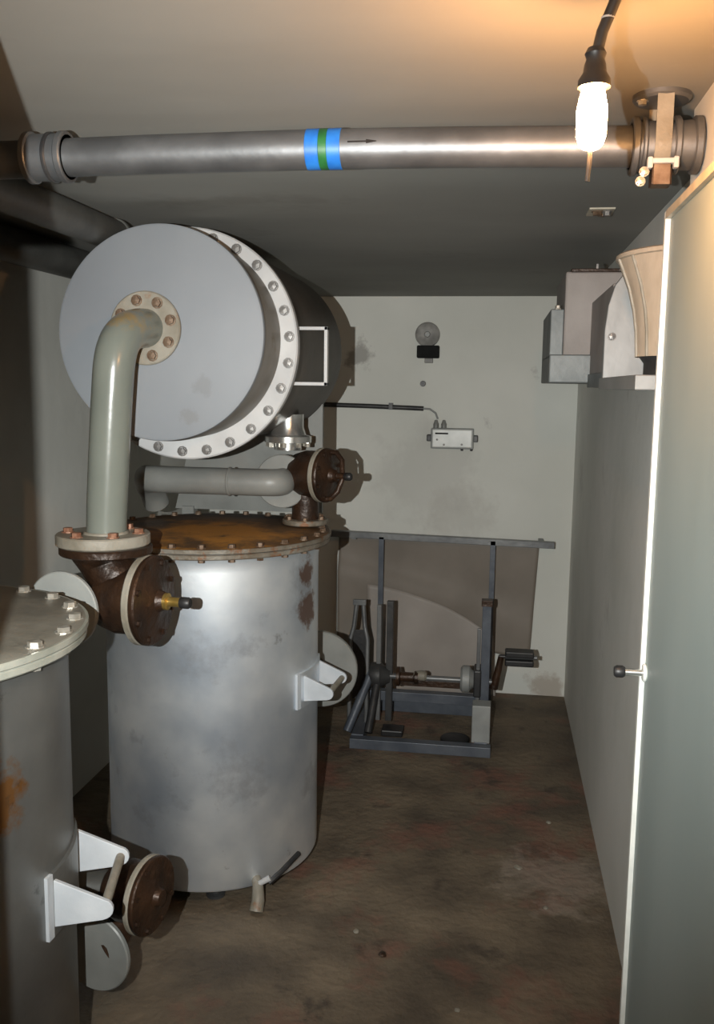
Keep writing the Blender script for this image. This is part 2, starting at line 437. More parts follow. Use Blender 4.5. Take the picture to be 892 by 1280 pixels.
# ------------------------------------------------------------------ filter canisters
def canister(loc, label, body_m, lid_m, rim_m, bolt_m, phi, half, nb, z1=1.10, drain=False, feet_rot=0.3, zb=0.565, ls=1.0, br=0.0105):
    t = thing('filter_canister', label, 'filter', (loc[0], loc[1], 0))
    r, z0 = 0.345, 0.05
    bm = bm_()
    lathe(bm, [(0, z0), (r - 0.02, z0), (r - 0.004, z0 + 0.006), (r, z0 + 0.014), (r, z1 - 0.05), (r + 0.004, z1 - 0.02), (r + 0.012, z1), (0, z1)], seg=96)
    obj('body', bm, body_m, t)
    bm = bm_()
    lathe(bm, ring_prof(r - 0.02, 0.383, z1 - 0.004, z1 + 0.012), seg=96)
    obj('flange', bm, rim_m, t)
    bm = bm_()
    lathe(bm, [(0.30, z1 + 0.010), (0.378, z1 + 0.010), (0.378, z1 + 0.015), (0.30, z1 + 0.015)], seg=96)
    obj('gasket', bm, 'black', t)
    bm = bm_()
    zt = z1 + 0.028
    lathe(bm, [(0, zt - 0.014), (0.38, zt - 0.014), (0.384, zt - 0.011), (0.384, zt - 0.003), (0.38, zt), (0.325, zt), (0.315, zt + 0.004), (0.15, zt + 0.008), (0, zt + 0.009)], seg=96)
    lid = obj('lid', bm, lid_m, t)
    bm = bm_()
    lathe(bm, ring_prof(0.3795, 0.3865, zt - 0.0135, zt - 0.0005, 0.001), seg=96)
    obj('lid_rim', bm, rim_m, lid)
    for i in range(nb):
        a = 2 * PI * (i + 0.37) / nb
        p = (0.360 * math.cos(a), 0.360 * math.sin(a), zt)
        bolt(t, p, (0, 0, 1), r=br, h=0.011, m=bolt_m)
        bolt(t, (p[0], p[1], z1 - 0.003), (0, 0, -1), r=0.0105, h=0.011, m=bolt_m, name='nut')
    # lug bracket on the side
    rad = Vector((math.cos(phi), math.sin(phi), 0))
    tan = Vector((-math.sin(phi), math.cos(phi), 0))
    n = 14
    bms = (bm_(), bm_())
    for k in range(n):                       # curved pad welded to the shell, its free edge painted pale
        bm = bms[0] if k else bms[1]
        a0 = -0.36 + 0.72 * k / n
        a1 = -0.36 + 0.72 * (k + 1) / n
        vs_ = []
        for a in (a0, a1):
            for rr in (r - 0.002, r + 0.007):
                for z in (zb - 0.018, zb + 0.118 * ls):
                    vs_.append(bm.verts.new((rr * math.cos(phi + a), rr * math.sin(phi + a), z)))
        for f in ((0, 1, 3, 2), (4, 6, 7, 5), (0, 4, 5, 1), (2, 3, 7, 6), (0, 2, 6, 4), (1, 5, 7, 3)):
            bm.faces.new([vs_[i] for i in f])
    bmesh.ops.remove_doubles(bms[0], verts=bms[0].verts, dist=1e-5)
    pad = obj('bracket_pad', bms[0], body_m, t)
    obj('pad_edge', bms[1], 'gusset', pad)
    for s in (-1, 1):
        base = math.sqrt(r * r - half * half) - 0.004
        tip = base + 0.128 * ls
        poly = [(base, zb), (base, zb + 0.108 * ls)]
        for k in range(9):
            a = PI * 0.42 - (PI * 0.42 + PI * 0.5) * k / 8
            poly.append((tip - 0.020 + 0.020 * math.cos(a), zb + 0.032 + 0.020 * math.sin(a)))
        poly.append((tip - 0.02, zb + 0.012))
        mt = Matrix.Identity(4)
        mt.col[0] = (*rad, 0)
        mt.col[1] = (0, 0, 1, 0)
        mt.col[2] = (*(tan * 1.0), 0)
        mt.col[3] = (*(tan * (half * s - 0.005)), 1)
        obj('lug', prism(bm_(), poly, 0.010, mt), 'gusset', t, False, 0.0015)
    pc = rad * (math.sqrt(r * r - half * half) + 0.104 * ls)
    bm = tube(bm_(), [pc + tan * (-half - 0.004) + Vector((0, 0, zb + 0.032)), pc + tan * (half + 0.02) + Vector((0, 0, zb + 0.032))], 0.0095, 16)
    obj('pin', bm, 'flange_beige', t)
    for k in range(4):
        a = feet_rot + k * PI / 2
        bm = bm_()
        lathe(bm, [(0, 0), (0.03, 0), (0.03, 0.008), (0.016, 0.012), (0.016, z0 + 0.004), (0, z0 + 0.004)], (0.26 * math.cos(a), 0.26 * math.sin(a), 0), seg=16)
        obj('foot', bm, 'dark_steel', t)
    if drain:
        bm = bm_()
        tube(bm, [(0.20, -0.24, 0.085), (0.225, -0.29, 0.070), (0.232, -0.315, 0.035), (0.230, -0.330, 0.008)], [0.013, 0.017, 0.020, 0.022], 14)
        dc = obj('drain_cock', bm, 'flange_beige', t)
        bm = tube(bm_(), [(0.225, -0.295, 0.075), (0.262, -0.285, 0.095)], [0.008, 0.010], 10)
        obj('drain_handle', bm, 'white_ring', dc)
        bm = tube(bm_(), [(0.255, -0.275, 0.072), (0.290, -0.245, 0.098), (0.325, -0.16, 0.115)], 0.009, 8)
        obj('drain_hose', bm, 'black', dc)
    return t

NEAR = (-1.150, 1.545)
MID = (-0.905, 2.870)
canister(NEAR, 'dull grey filter canister with grey bolted lid, right beside the door opening', 'silver_old', 'grey_lid', 'rim_grey', 'bolt', R(14), 0.10, 22, z1=1.105, zb=0.570, ls=0.93, br=0.013)
canister(MID, 'silver filter canister with rusty brown bolted lid standing under the big drum', 'silver', 'rust_lid', 'rim_rust', 'bolt_rust', R(-5), 0.085, 26, z1=1.10, drain=True, zb=0.605, ls=0.82)

# ------------------------------------------------------------------ the big horizontal drum
DX, DZ = -0.864, 1.716
t = thing('horizontal_drum', 'large horizontal drum with grey end plate and white bolted ring under the ceiling', 'drum', (DX, 2.30, DZ))
bm = bm_()
lathe(bm, [(0, 0.0), (0.268, 0.0), (0.2745, 0.003), (0.276, 0.008), (0.276, 0.016), (0, 0.016)], (0, 0, 0.009), axis='y', seg=96)
plate = obj('end_plate', bm, 'disc', t)
bm = bm_()
lathe(bm, [(0.26, 0.012), (0.270, 0.012), (0.272, 0.02), (0.272, 0.21), (0.26, 0.21)], (0, 0, 0.004), axis='y', seg=96)
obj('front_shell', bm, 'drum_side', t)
bm = bm_()
lathe(bm, ring_prof(0.255, 0.3195, 0.20, 0.232, 0.004), (0, 0, -0.010), axis='y', seg=96)
ring = obj('bolt_ring', bm, 'white_ring', t)
bm = bm_()
lathe(bm, [(0, 0.225), (0.296, 0.225), (0.296, 1.06), (0.285, 1.085), (0, 1.10)], axis='y', seg=96)
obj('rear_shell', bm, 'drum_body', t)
bolt_circle(t, (0, 0.20, -0.010), 'y', 0.297, 26, (0, -1, 0), a0=0.08, r=0.0115, h=0.012, m='bolt_dark')
# U-shaped bar handles on its side
def handle(y, zlo, zhi, x0, x1, w, th, m):
    bm = bm_()
    box(bm, x0, x1, y, y + w, zhi - th, zhi)
    box(bm, x0, x1, y, y + w, zlo, zlo + th)
    box(bm, x1 - th, x1, y, y + w, zlo, zhi)
    return obj('side_handle', bm, m, t, False, 0.001)
handle(0.265, -0.118, 0.045, 0.262, 0.390, 0.022, 0.0095, 'white_ring')

# cradle under the drum: a saddle plate on two legs behind the silver canister
t = thing('drum_cradle', 'grey steel saddle plate on legs carrying the big drum', 'stand', (DX, 3.32, 0))
poly = []
for k in range(17):
    a = R(218) + R(104) * k / 16
    poly.append((0.298 * math.cos(a), DZ + 0.298 * math.sin(a)))
poly += [(0.235, 1.13), (-0.33, 1.13)]
mt = Matrix(((1, 0, 0, 0), (0, 0, 1, 0), (0, 1, 0, 0), (0, 0, 0, 1)))
obj('saddle_plate', prism(bm_(), poly, 0.02, mt), 'duct_grey', t, False)
for x in (-0.30, 0.17):
    obj('leg', box(bm_(), x, x + 0.045, -0.012, 0.033, 0, 1.14), 'duct_grey', t, False)

# elbow pipe from the drum down to the valve
EX, EY = -0.952, 2.145
t = thing('elbow_pipe', 'pale grey green elbow pipe from the drum end plate down to the brown valve', 'pipe', (EX, EY, 1.20))
# the flange on the drum: centre (-0.897, 1.738)
fx, fz = -0.897 - EX, 1.738 - 1.20
pts = [(0, 0, 0.0), (0.004, 0, 0.10), (0.012, 0, 0.22), (0.021, 0, 0.34), (0.027, 0.0, 0.41)]
p0, p1, p2, p3 = Vector((0.027, 0, 0.41)), Vector((0.034, 0.0, 0.50)), Vector((fx - 0.012, 0.03, fz - 0.005)), Vector((fx, 2.29 - EY, fz))
for k in range(1, 17):
    s = k / 16
    pts.append(tuple(p0 * (1 - s) ** 3 + p1 * 3 * s * (1 - s) ** 2 + p2 * 3 * s * s * (1 - s) + p3 * s ** 3))
bm = tube(bm_(), pts, 0.0495, 32)
obj('pipe', bm, 'pipe_green', t)
bm = bm_()
lathe(bm, ring_prof(0.045, 0.094, 0, 0.014), (fx, 2.284 - EY, fz), 'y', 48)
f1 = obj('drum_flange', bm, 'flange_beige', t)
bolt_circle(t, (fx, 2.284 - EY, fz), 'y', 0.072, 8, (0, -1, 0), a0=0.28, r=0.0115, h=0.010, m='bolt_rust')
bm = bm_()
lathe(bm, ring_prof(0.045, 0.115, 0.0, 0.028), (-0.008, 0, 0.0), 'z', 48)
f2 = obj('lower_flange', bm, 'flange_beige', t)
bolt_circle(t, (-0.008, 0, 0.028), 'z', 0.088, 6, (0, 0, 1), a0=0.15, r=0.012, h=0.012, m='bolt_copper')
bm = bm_()
lathe(bm, ring_prof(0.046, 0.056, 0.022, 0.034, 0.003), (0, 0, 0.0), 'z', 32)
obj('weld_collar', bm, 'flange_beige', t)

# ------------------------------------------------------------------ valves
def valve(loc, rz, label, s=1.0, neck=None, disc_at=(-0.135, -0.085, -0.015), disc_r=0.094, stem=True, mdisc='disc_grey', neck_down=None, cover_r=0.112, stub=None, mstem='brass', yoke=False):
    """brown cast valve: round body on the x axis, bolted cover with stem towards +x, pale blind flange towards -y."""
    t = thing('valve', label, 'valve', loc, rz)
    bm = bm_()
    lathe(bm, [(0, -0.10 * s), (0.045 * s, -0.095 * s), (0.075 * s, -0.07 * s), (0.088 * s, -0.03 * s), (0.088 * s, 0.02 * s), (0.095 * s, 0.04 * s), (0.095 * s, 0.05 * s), (0, 0.05 * s)], axis='x', seg=40)
    obj('body', bm, 'brown', t)
    cr = cover_r * s
    bm = bm_()
    lathe(bm, ring_prof(0.03, cr, 0.028 * s, 0.046 * s), axis='x', seg=48)
    obj('body_rim', bm, 'flange_beige', t)
    bm = bm_()
    lathe(bm, [(0.0, 0.047 * s), (cr * 0.98, 0.047 * s), (cr, 0.051 * s), (cr, 0.058 * s), (cr * 0.97, 0.062 * s), (0.06 * s, 0.066 * s), (0.028 * s, 0.075 * s), (0.022 * s, 0.09 * s), (0, 0.09 * s)], axis='x', seg=48)
    cv = obj('cover', bm, 'brown', t)
    for k in range(8):
        a = 2 * PI * (k + 0.5) / 8
        bolt(t, (0.060 * s, cr * 0.86 * math.cos(a), cr * 0.86 * math.sin(a)), (1, 0, 0), r=0.008 * s, h=0.009 * s, m='brown')
    if stem:
        bm = bm_()
        lathe(bm, [(0, 0.085 * s), (0.021 * s, 0.085 * s), (0.021 * s, 0.098 * s), (0.012 * s, 0.100 * s), (0.012 * s, 0.135 * s), (0, 0.135 * s)], axis='x', seg=20)
        st = obj('stem', bm, mstem, t)
        bm = bm_()
        lathe(bm, [(0, 0.130 * s), (0.012 * s, 0.130 * s), (0.0145 * s, 0.134 * s), (0.0145 * s, 0.152 * s), (0.011 * s, 0.157 * s), (0, 0.157 * s)], axis='x', seg=16)
        obj('stem_tip', bm, 'black', st)
    if yoke:
        for sg in (-1, 1):
            pts = [(0.055 * s, sg * 0.02, sg * 0.085 * s), (0.085 * s, sg * 0.02, sg * 0.082 * s), (0.110 * s, sg * 0.015, sg * 0.055 * s), (0.120 * s, 0.0, sg * 0.010 * s)]
            obj('yoke_arm', tube(bm_(), pts, 0.010 * s, 10), 'brown', t)
    if neck:
        nx, z1 = neck
        bm = tube(bm_(), [(nx * 0.3, 0, 0.0), (nx * 0.6, 0, z1 * 0.45), (nx, 0, z1 * 0.72), (nx, 0, z1)], [0.07 * s, 0.066 * s, 0.064 * s, 0.095 * s], 32)
        obj('neck', bm, 'brown', t)
        bm = bm_()
        lathe(bm, ring_prof(0.04, 0.113 * s, z1 - 0.006, z1 + 0.014), (nx, 0, 0), 'z', 40)
        obj('neck_flange', bm, 'brown', t)
    if neck_down:
        nx, z1 = neck_down
        bm = tube(bm_(), [(nx, 0, 0), (nx, 0, z1)], 0.05 * s, 24)
        obj('lower_neck', bm, 'brown', t)
        bm = bm_()
        lathe(bm, ring_prof(0.03, 0.085 * s, z1 - 0.002, z1 + 0.016), (nx, 0, 0), 'z', 32)
        obj('lower_flange', bm, 'rim_rust', t)
        bolt_circle(t, (nx, 0, z1 + 0.016), 'z', 0.068 * s, 6, (0, 0, 1), r=0.009, h=0.010, m='bolt_rust')
    if disc_at:
        d = Vector(disc_at)
        bm = tube(bm_(), [(d.x * 0.55, 0.02, d.z * 0.5), (d.x * 0.8, d.y * 0.3, d.z), (d.x, d.y * 0.6, d.z), (d.x, d.y + 0.01, d.z)], 0.055 * s, 24)
        obj('side_neck', bm, 'brown', t)
        bm = bm_()
        lathe(bm, disc_prof(disc_r, -0.014, 0.0, 0.003), d, 'y', 48)
        obj('blind_flange', bm, mdisc, t)
    if stub:
        bm = tube(bm_(), stub, 0.05 * s, 24)
        obj('inlet_pipe', bm, 'dark_pipe', t)
    return t

valve((-0.880, 2.125, 1.068), R(-6), 'rusty brown valve with brass stem beneath the pale elbow pipe', 1.0, neck=(-0.068, 0.118))
valve((-0.795, 1.905, 0.425), R(-12), 'rusty brown valve low beside the dull grey canister', 0.80, disc_at=(-0.090, -0.03, -0.15), disc_r=0.095, stem=False, mdisc='duct_grey',
      stub=[(-0.04, 0, 0), (-0.18, -0.04, 0.0), (-0.27, -0.16, 0.0)])
valve((-0.595, 2.985, 1.305), R(-18), 'rusty brown valve with dark stem over the rusty lid', 0.90, disc_at=None, cover_r=0.100, mstem='brown', yoke=True,
      neck_down=(-0.03, -0.165))
# low connection half hidden behind the silver canister's lugs
t = thing('blind_flange_stub', 'grey blind flange on a pipe stub behind the lugs of the silver canister', 'pipe fitting', (-0.635, 3.27, 0.55))
bm = tube(bm_(), [(-0.07, -0.13, 0), (-0.03, -0.05, 0), (0.0, 0.0, 0)], 0.05, 24)
obj('pipe_stub', bm, 'dark_pipe', t)
bm = bm_()
lathe(bm, disc_prof(0.145, -0.012, 0.010, 0.003), (0.01, 0.0, 0), 'y', 48)
obj('blind_flange', bm, 'duct_grey', t)
bm = tube(bm_(), [(0.0, 0.0, 0), (0.0, 0.03, 0)], 0.06, 24)
obj('flange_neck', bm, 'dark_pipe', t)

# horizontal header pipe with a round flange above the rusty lid
t = thing('header_pipe', 'grey horizontal pipe with round flange lying above the rusty lid', 'pipe', (-0.70, 2.90, 1.283))
pts = [(-0.47, 0.16, -0.10), (-0.47, 0.13, -0.06), (-0.465, 0.07, -0.02), (-0.45, 0.03, 0), (-0.42, 0.005, 0), (-0.38, 0, 0), (-0.03, 0, 0)] + [(-0.03 + 0.04 * math.sin(a), 0.04 - 0.04 * math.cos(a), 0) for a in [R(k) for k in range(10, 91, 10)]] + [(0.01, 0.09, 0)]
bm = tube(bm_(), pts, 0.0445, 28)
obj('pipe', bm, 'duct_grey', t)
bm = bm_()
lathe(bm, ring_prof(0.03, 0.089, 0.05, 0.066), (0.005, 0, 0.0), 'y', 48)
obj('flange', bm, 'duct_grey', t)
bm = bm_()
lathe(bm, ring_prof(0.03, 0.048, 0, 0.010), (-0.16, 0, 0), 'x', 32)
obj('collar', bm, 'duct_grey', t)

# bright neck linking the drum to the far valve
t = thing('connector_neck', 'bright metal neck between the big drum and the valve below', 'pipe fitting', (-0.685, 3.00, 1.385))
bm = bm_()
lathe(bm, [(0, 0), (0.045, 0), (0.045, 0.022), (0.078, 0.026), (0.078, 0.045), (0.06, 0.05), (0.052, 0.075), (0.052, 0.118), (0, 0.118)], seg=32)
obj('neck', bm, 'chrome', t)
bolt_circle(t, (0, 0, 0.026), 'z', 0.066, 8, (0, 0, -1), r=0.009, h=0.016, m='bolt')

# ------------------------------------------------------------------ pipes under the ceiling
t = thing('cross_pipe', 'silver pipe crossing the room under the ceiling with blue and green bands', 'pipe', (0, 1.55, 1.977))
bm = tube(bm_(), [(-1.02, 0, -0.001), (-0.6, 0, 0.0045), (-0.30, 0, 0.006), (-0.1, 0, 0.004), (0.1, 0, 0.0), (0.302, 0, -0.004)], 0.0312, 48)
obj('pipe', bm, 'silver_pipe', t)
bm = tube(bm_(), [(-1.0, 0, 0), (-1.04, 0, 0), (-1.07, 0.02, 0), (-1.08, 0.06, 0)], 0.036, 24)
obj('elbow', bm, 'dark_pipe', t)
def sleeve(x0, x1, r, m, name, z=0.005, rib=None, par=t):
    bm = bm_()
    lathe(bm, ring_prof(0.031, r, x0, x1, min(0.002, (r - 0.031) * 0.5)), (0, 0, z), 'x', 48)
    return obj(name, bm, m, par)
sleeve(-0.322, -0.300, 0.0322, 'blue_tape', 'blue_band', 0.0058)
sleeve(-0.300, -0.286, 0.0322, 'green_tape', 'green_band', 0.0058)
sleeve(-0.286, -0.264, 0.0322, 'blue_tape', 'blue_band', 0.0058)
# flow arrow printed on the pipe (a thin skin that follows the curve)
bm = bm_()
def skin(bm, x0, x1, h0, h1):
    r = 0.0320
    a0 = R(187)
    for hh0, hh1 in ((h0, h1),):
        q = []
        for x, h in ((x0, -hh0), (x1, -hh1), (x1, hh1), (x0, hh0)):
            a = a0 + h / r
            q.append(bm.verts.new((x, r * math.cos(a), 0.0052 - r * math.sin(a) * 1.0)))
        bm.faces.new(q)
skin(bm, -0.251, -0.220, 0.0013, 0.0013)
skin(bm, -0.221, -0.204, 0.0034, 0.0006)
obj('flow_arrow', bm, 'print', t, False)
cp = sleeve(-0.812, -0.738, 0.0385, 'silver_pipe', 'coupling', 0.0035)
sleeve(-0.812, -0.800, 0.0425, 'silver_pipe', 'coupling_ring', 0.0035, par=cp)
sleeve(-0.772, -0.764, 0.0415, 'dark_steel', 'coupling_ring', 0.0035, par=cp)
sleeve(-0.750, -0.738, 0.0425, 'silver_pipe', 'coupling_ring', 0.0035, par=cp)
cp = sleeve(0.192, 0.292, 0.037, 'silver_pipe', 'coupling', -0.002)
sleeve(0.192, 0.203, 0.044, 'silver_pipe', 'coupling_ring', -0.002, par=cp)
sleeve(0.207, 0.214, 0.043, 'silver_pipe', 'coupling_ring', -0.002, par=cp)
sleeve(0.254, 0.264, 0.044, 'silver_pipe', 'coupling_ring', -0.002, par=cp)
sleeve(0.284, 0.296, 0.043, 'silver_pipe', 'coupling_ring', -0.002, par=cp)

# hanger clamp around the right-hand coupling
t = thing('pipe_hanger', 'strap hanger holding the silver pipe to the ceiling near the lamp', 'pipe clamp', (0.236, 1.55, ZC))
bm = bm_()
lathe(bm, [(0, -0.010), (0.040, -0.010), (0.044, -0.006), (0.044, 0.0005), (0, 0.0005)], seg=32)
pl = obj('ceiling_plate', bm, 'silver_pipe', t)
def strap(bm, prof, x0, x1, th=0.003):
    prof = [Vector((0, y, z)) for y, z in prof]
    n = len(prof)
    o_, i_ = [], []
    for k, p in enumerate(prof):
        a = prof[max(k - 1, 0)]
        b = prof[min(k + 1, n - 1)]
        tt = (b - a).normalized()
        nn = Vector((0, -tt.z, tt.y))
        o_.append(p + nn * th)
        i_.append(p)
    va = [[bm.verts.new((x, p.y, p.z)) for p in row] for x in (x0, x1) for row in (o_, i_)]
    for k in range(n - 1):
        bm.faces.new((va[0][k], va[0][k + 1], va[2][k + 1], va[2][k]))
        bm.faces.new((va[1][k], va[3][k], va[3][k + 1], va[1][k + 1]))
        bm.faces.new((va[0][k], va[1][k], va[1][k + 1], va[0][k + 1]))
        bm.faces.new((va[2][k], va[2][k + 1], va[3][k + 1], va[3][k]))
    for k in (0, n - 1):
        bm.faces.new((va[0][k], va[2][k], va[3][k], va[1][k]))
rs, zc_ = 0.041, 1.975 - ZC
prof = [(-rs, -0.008), (-rs, zc_ + 0.01)] + [(rs * math.cos(a), zc_ + rs * math.sin(a)) for a in [PI + R(7 * k) for k in range(0, 27)]] + [(rs, -0.008)]
bm = bm_()
strap(bm, prof, -0.012, 0.012)
obj('strap', bm, 'flange_beige', t)
obj('tension_clip', box(bm_(), -0.021, 0.021, -rs - 0.008, -rs + 0.006, zc_ - 0.036, zc_ - 0.028), 'white_ring', t, False, 0.002)
for sx in (-1, 1):
    obj('clip_ear', box(bm_(), sx * 0.019 - 0.004, sx * 0.019 + 0.004, -rs - 0.009, -rs + 0.005, zc_ - 0.043, zc_ - 0.026), 'white_ring', t, False, 0.002)
obj('strap_tail', box(bm_(), -0.013, 0.012, -rs - 0.003, -rs + 0.004, zc_ - 0.066, zc_ - 0.030), 'bolt_rust', t, False, 0.001)
obj('clamp_block', box(bm_(), -0.015, 0.015, -rs, -0.010, zc_ - 0.066, zc_ - 0.040), 'brown', t, False, 0.002)
bolt(t, (-0.026, -rs + 0.004, zc_ - 0.046), (0, -1, 0), r=0.006, h=0.008, m='bolt')
bolt(t, (-0.031, -rs + 0.004, zc_ - 0.060), (0, -1, 0), r=0.006, h=0.008, m='bolt')
bolt(t, (-0.030, -0.010, -0.010), (0, 0, -1), r=0.007, h=0.006, m='bolt')

# two dark pipes running along the ceiling on the left
def ceil_pipe(x, z, y0, y1, r, label, flange_y):
    t = thing('ceiling_pipe', label, 'pipe', (x, y0, z))
    obj('pipe', tube(bm_(), [(0, 0, 0), (0, (y1 - y0) / 2, 0), (0, y1 - y0, 0)], r, 32), 'dark_pipe', t)
    for fy in flange_y:
        bm = bm_()
        lathe(bm, ring_prof(r * 0.9, r * 1.12, 0, 0.02, 0.002), (0, fy - y0, 0), 'y', 40)
        obj('collar', bm, 'dark_pipe', t)
    return t
ceil_pipe(-1.045, 1.995, 1.60, 2.48, 0.042, 'dark pipe along the ceiling ending at the drum ring', (2.45,))
ceil_pipe(-1.415, 1.992, YF, YB, 0.052, 'dark pipe along the ceiling tight against the grey wall', (3.6,))

# ------------------------------------------------------------------ hanging lamp
LX, LY = 0.094, 1.12
t = thing('hanging_lamp', 'lit bulb in a black holder hanging on a black cable', 'lamp', (LX, LY, 1.88))
bm = tube(bm_(), [(0.030, -0.010, ZC - 1.88 + 0.001), (0.020, -0.004, 0.145), (0.008, 0, 0.115), (0.003, 0, 0.090)], 0.0065, 14)
obj('cable', bm, 'black', t)
bm = bm_()
lathe(bm, [(0, 0.100), (0.009, 0.098), (0.012, 0.092), (0.010, 0.086), (0.012, 0.080), (0.013, 0.072), (0.018, 0.064), (0.0185, 0.056), (0, 0.056)], (0.002, 0, 0), seg=28)
hold = obj('bulb_holder', bm, 'black', t)
bm = bm_()
lathe(bm, [(0.0066, 0.128), (0.0076, 0.128), (0.0076, 0.130), (0.0066, 0.130)], (0.0135, -0.001, 0), seg=16)
obj('cable_tie', bm, 'white_ring', hold)
bm = bm_()
lathe(bm, [(0, 0.062), (0.011, 0.061), (0.0135, 0.050), (0.0165, 0.036), (0.0172, 0.030), (0.0165, 0.004), (0.0135, -0.006), (0.009, -0.010), (0, -0.011)], (0.001, 0, 0), seg=32)
obj('bulb', bm, 'bulb', t)
bm = tube(bm_(), [(0.001, 0.0, -0.009), (0.0005, 0, -0.025), (-0.001, 0, -0.046)], 0.0026, 8)
obj('pull_wire', bm, 'black', t)

# anchor stub on the ceiling
t = thing('ceiling_anchor', 'small rusty anchor plate with two stubs on the ceiling', 'anchor', (0.245, 2.50, ZC))
obj('plate', box(bm_(), -0.032, 0.032, -0.045, 0.05, -0.004, 0.001), 'beige_trim', t, False, 0.001)
bolt(t, (-0.010, -0.015, -0.004), (0, 0, -1), r=0.012, h=0.010, m='bolt_rust', name='stub')
bolt(t, (0.014, -0.018, -0.004), (0, 0, -1), r=0.010, h=0.012, m='bolt_dark', name='stub')
bolt(t, (0.006, 0.030, -0.004), (0, 0, -1), r=0.010, h=0.005, m='bolt_rust', name='stub')

# ------------------------------------------------------------------ fan unit on the right wall
t = thing('wall_fan', 'pale metal fan unit with beige hood and taupe motor box on the side wall', 'fan', (XR, 2.08, 1.62))
W = -(XR - 0.252)
poly = [(W, -0.002), (0, -0.002), (0, 0.275), (W + 0.075, 0.275), (W + 0.045, 0.262), (W + 0.020, 0.228), (W + 0.006, 0.18), (W, 0.12)]
mt = Matrix(((1, 0, 0, 0), (0, 0, 1, 0.26), (0, 1, 0, 0), (0, 0, 0, 1)))
obj('front_plate', prism(bm_(), poly, 0.03, mt), 'fan_silver', t, False, 0.002)
def hood(bm, prof, cx, cy, a0, a1, n=22, inner=None):
    '''part of a turned bell (vertical axis) between two angles, closed by a flat back.'''
    rows = [[bm.verts.new((cx + r * math.cos(a0 + (a1 - a0) * k / n), cy + r * math.sin(a0 + (a1 - a0) * k / n), z)) for k in range(n + 1)] for r, z in prof]
    for a, b in zip(rows, rows[1:]):
        for k in range(n):
            bm.faces.new((a[k], a[k + 1], b[k + 1], b[k]))
    bm.faces.new(rows[0])
    bm.faces.new(list(reversed(rows[-1])))
    bm.faces.new([r[0] for r in rows] + [r[-1] for r in reversed(rows)])
    return bm
HP = [(0.132, 0.042), (0.135, 0.09), (0.141, 0.13), (0.152, 0.172), (0.167, 0.210), (0.174, 0.226)]
obj('bell_hood', hood(bm_(), HP, 0.0, -0.20, R(90), R(270)), 'fan_beige', t)
for aa in (R(186), R(206), R(232)):
    bm = tube(bm_(), [(r * math.cos(aa), -0.20 + r * math.sin(aa), z) for r, z in HP], 0.004, 8)
    obj('hood_seam', bm, 'flange_beige', t)
bm = bm_()
hood(bm, [(0.173, 0.224), (0.177, 0.226), (0.177, 0.233), (0.173, 0.236)], 0.0, -0.20, R(90), R(270))
obj('hood_rim', bm, 'fan_beige', t)
bolt(t, (-0.06, -0.25, 0.236), (0, 0, 1), r=0.012, h=0.010, m='bolt_dark')
bolt(t, (W + 0.065, 0.258, 0.245), (0, -1, 0), r=0.012, h=0.012, m='bolt')
bolt(t, (W + 0.018, 0.258, 0.105), (0, -1, 0), r=0.008, h=0.008, m='bolt_dark')
obj('hood_foot', hood(bm_(), [(0.115, 0.004), (0.115, 0.03), (0.125, 0.043)], 0.0, -0.20, R(90), R(270)), 'dark_steel', t)
obj('drum_tray', box(bm_(), W - 0.004, 0.0, -0.32, 0.30, -0.022, 0.006), 'fan_silver', t, False, 0.002)
obj('motor_box', box(bm_(), -0.205, 0.0, 0.80, 1.22, 0.075, 0.325), 'fan_box', t, False, 0.006)
obj('motor_tray', box(bm_(), -0.245, 0.0, 0.78, 1.26, -0.005, 0.080), 'fan_tray', t, False, 0.004)
obj('tray_end_plate', box(bm_(), -0.245, -0.205, 0.80, 1.26, 0.07, 0.215), 'fan_tray', t, False, 0.003)
obj('motor_box_lid', box(bm_(), -0.190, -0.005, 0.79, 1.20, 0.322, 0.332), 'brown', t, False, 0.002)
obj('transition_duct', box(bm_(), -0.125, 0.0, 0.285, 0.82, 0.02, 0.235), 'fan_box', t, False, 0.004)
obj('transition_tray', box(bm_(), -0.13, 0.0, 0.295, 0.79, -0.018, 0.022), 'fan_tray', t, False, 0.002)
bolt(t, (-0.225, 0.80, 0.215), (0, 0, 1), r=0.008, h=0.010, m='bolt')
bolt(t, (-0.100, 0.95, 0.330), (0, 0, 1), r=0.006, h=0.035, m='bolt_dark')

# ------------------------------------------------------------------ things on the back wall
t = thing('wall_gauge', 'round grey dial gauge above a black box on the back wall', 'gauge', (-0.360, YB, 1.859))
bm = bm_()
lathe(bm, [(0, -0.035), (0.05, -0.035), (0.056, -0.039), (0.060, -0.037), (0.062, -0.03), (0.062, 0.002), (0, 0.002)], axis='y', seg=40)
obj('dial_case', bm, 'dial', t)
bm = bm_()
lathe(bm, [(0, -0.048), (0.012, -0.048), (0.016, -0.036), (0, -0.036)], axis='y', seg=20)
obj('hub', bm, 'light_steel', t)
obj('terminal_box', box(bm_(), -0.050, 0.062, -0.06, 0.001, -0.118, -0.055), 'matt_black', t, False, 0.006)
obj('lower_lip', box(bm_(), -0.012, 0.030, -0.03, 0.001, -0.142, -0.118), 'dial', t, False, 0.003)
t = thing('wall_peg', 'small dark peg stuck in the back wall', 'peg', (-0.378, YB, 1.613))
bm = bm_()
lathe(bm, [(0, -0.03), (0.013, -0.03), (0.015, -0.024), (0.009, -0.020), (0.009, 0.002), (0, 0.002)], axis='y', seg=16)
obj('peg', bm, 'dark_steel', t)
t = thing('conduit', 'thin dark conduit running level along the back wall', 'conduit', (-0.65, YB - 0.02, 1.495))
obj('pipe', tube(bm_(), [(-0.42, 0, 0.008), (0.0, 0, 0.0), (0.278, 0, -0.008)], 0.0125, 12), 'dark_steel', t)
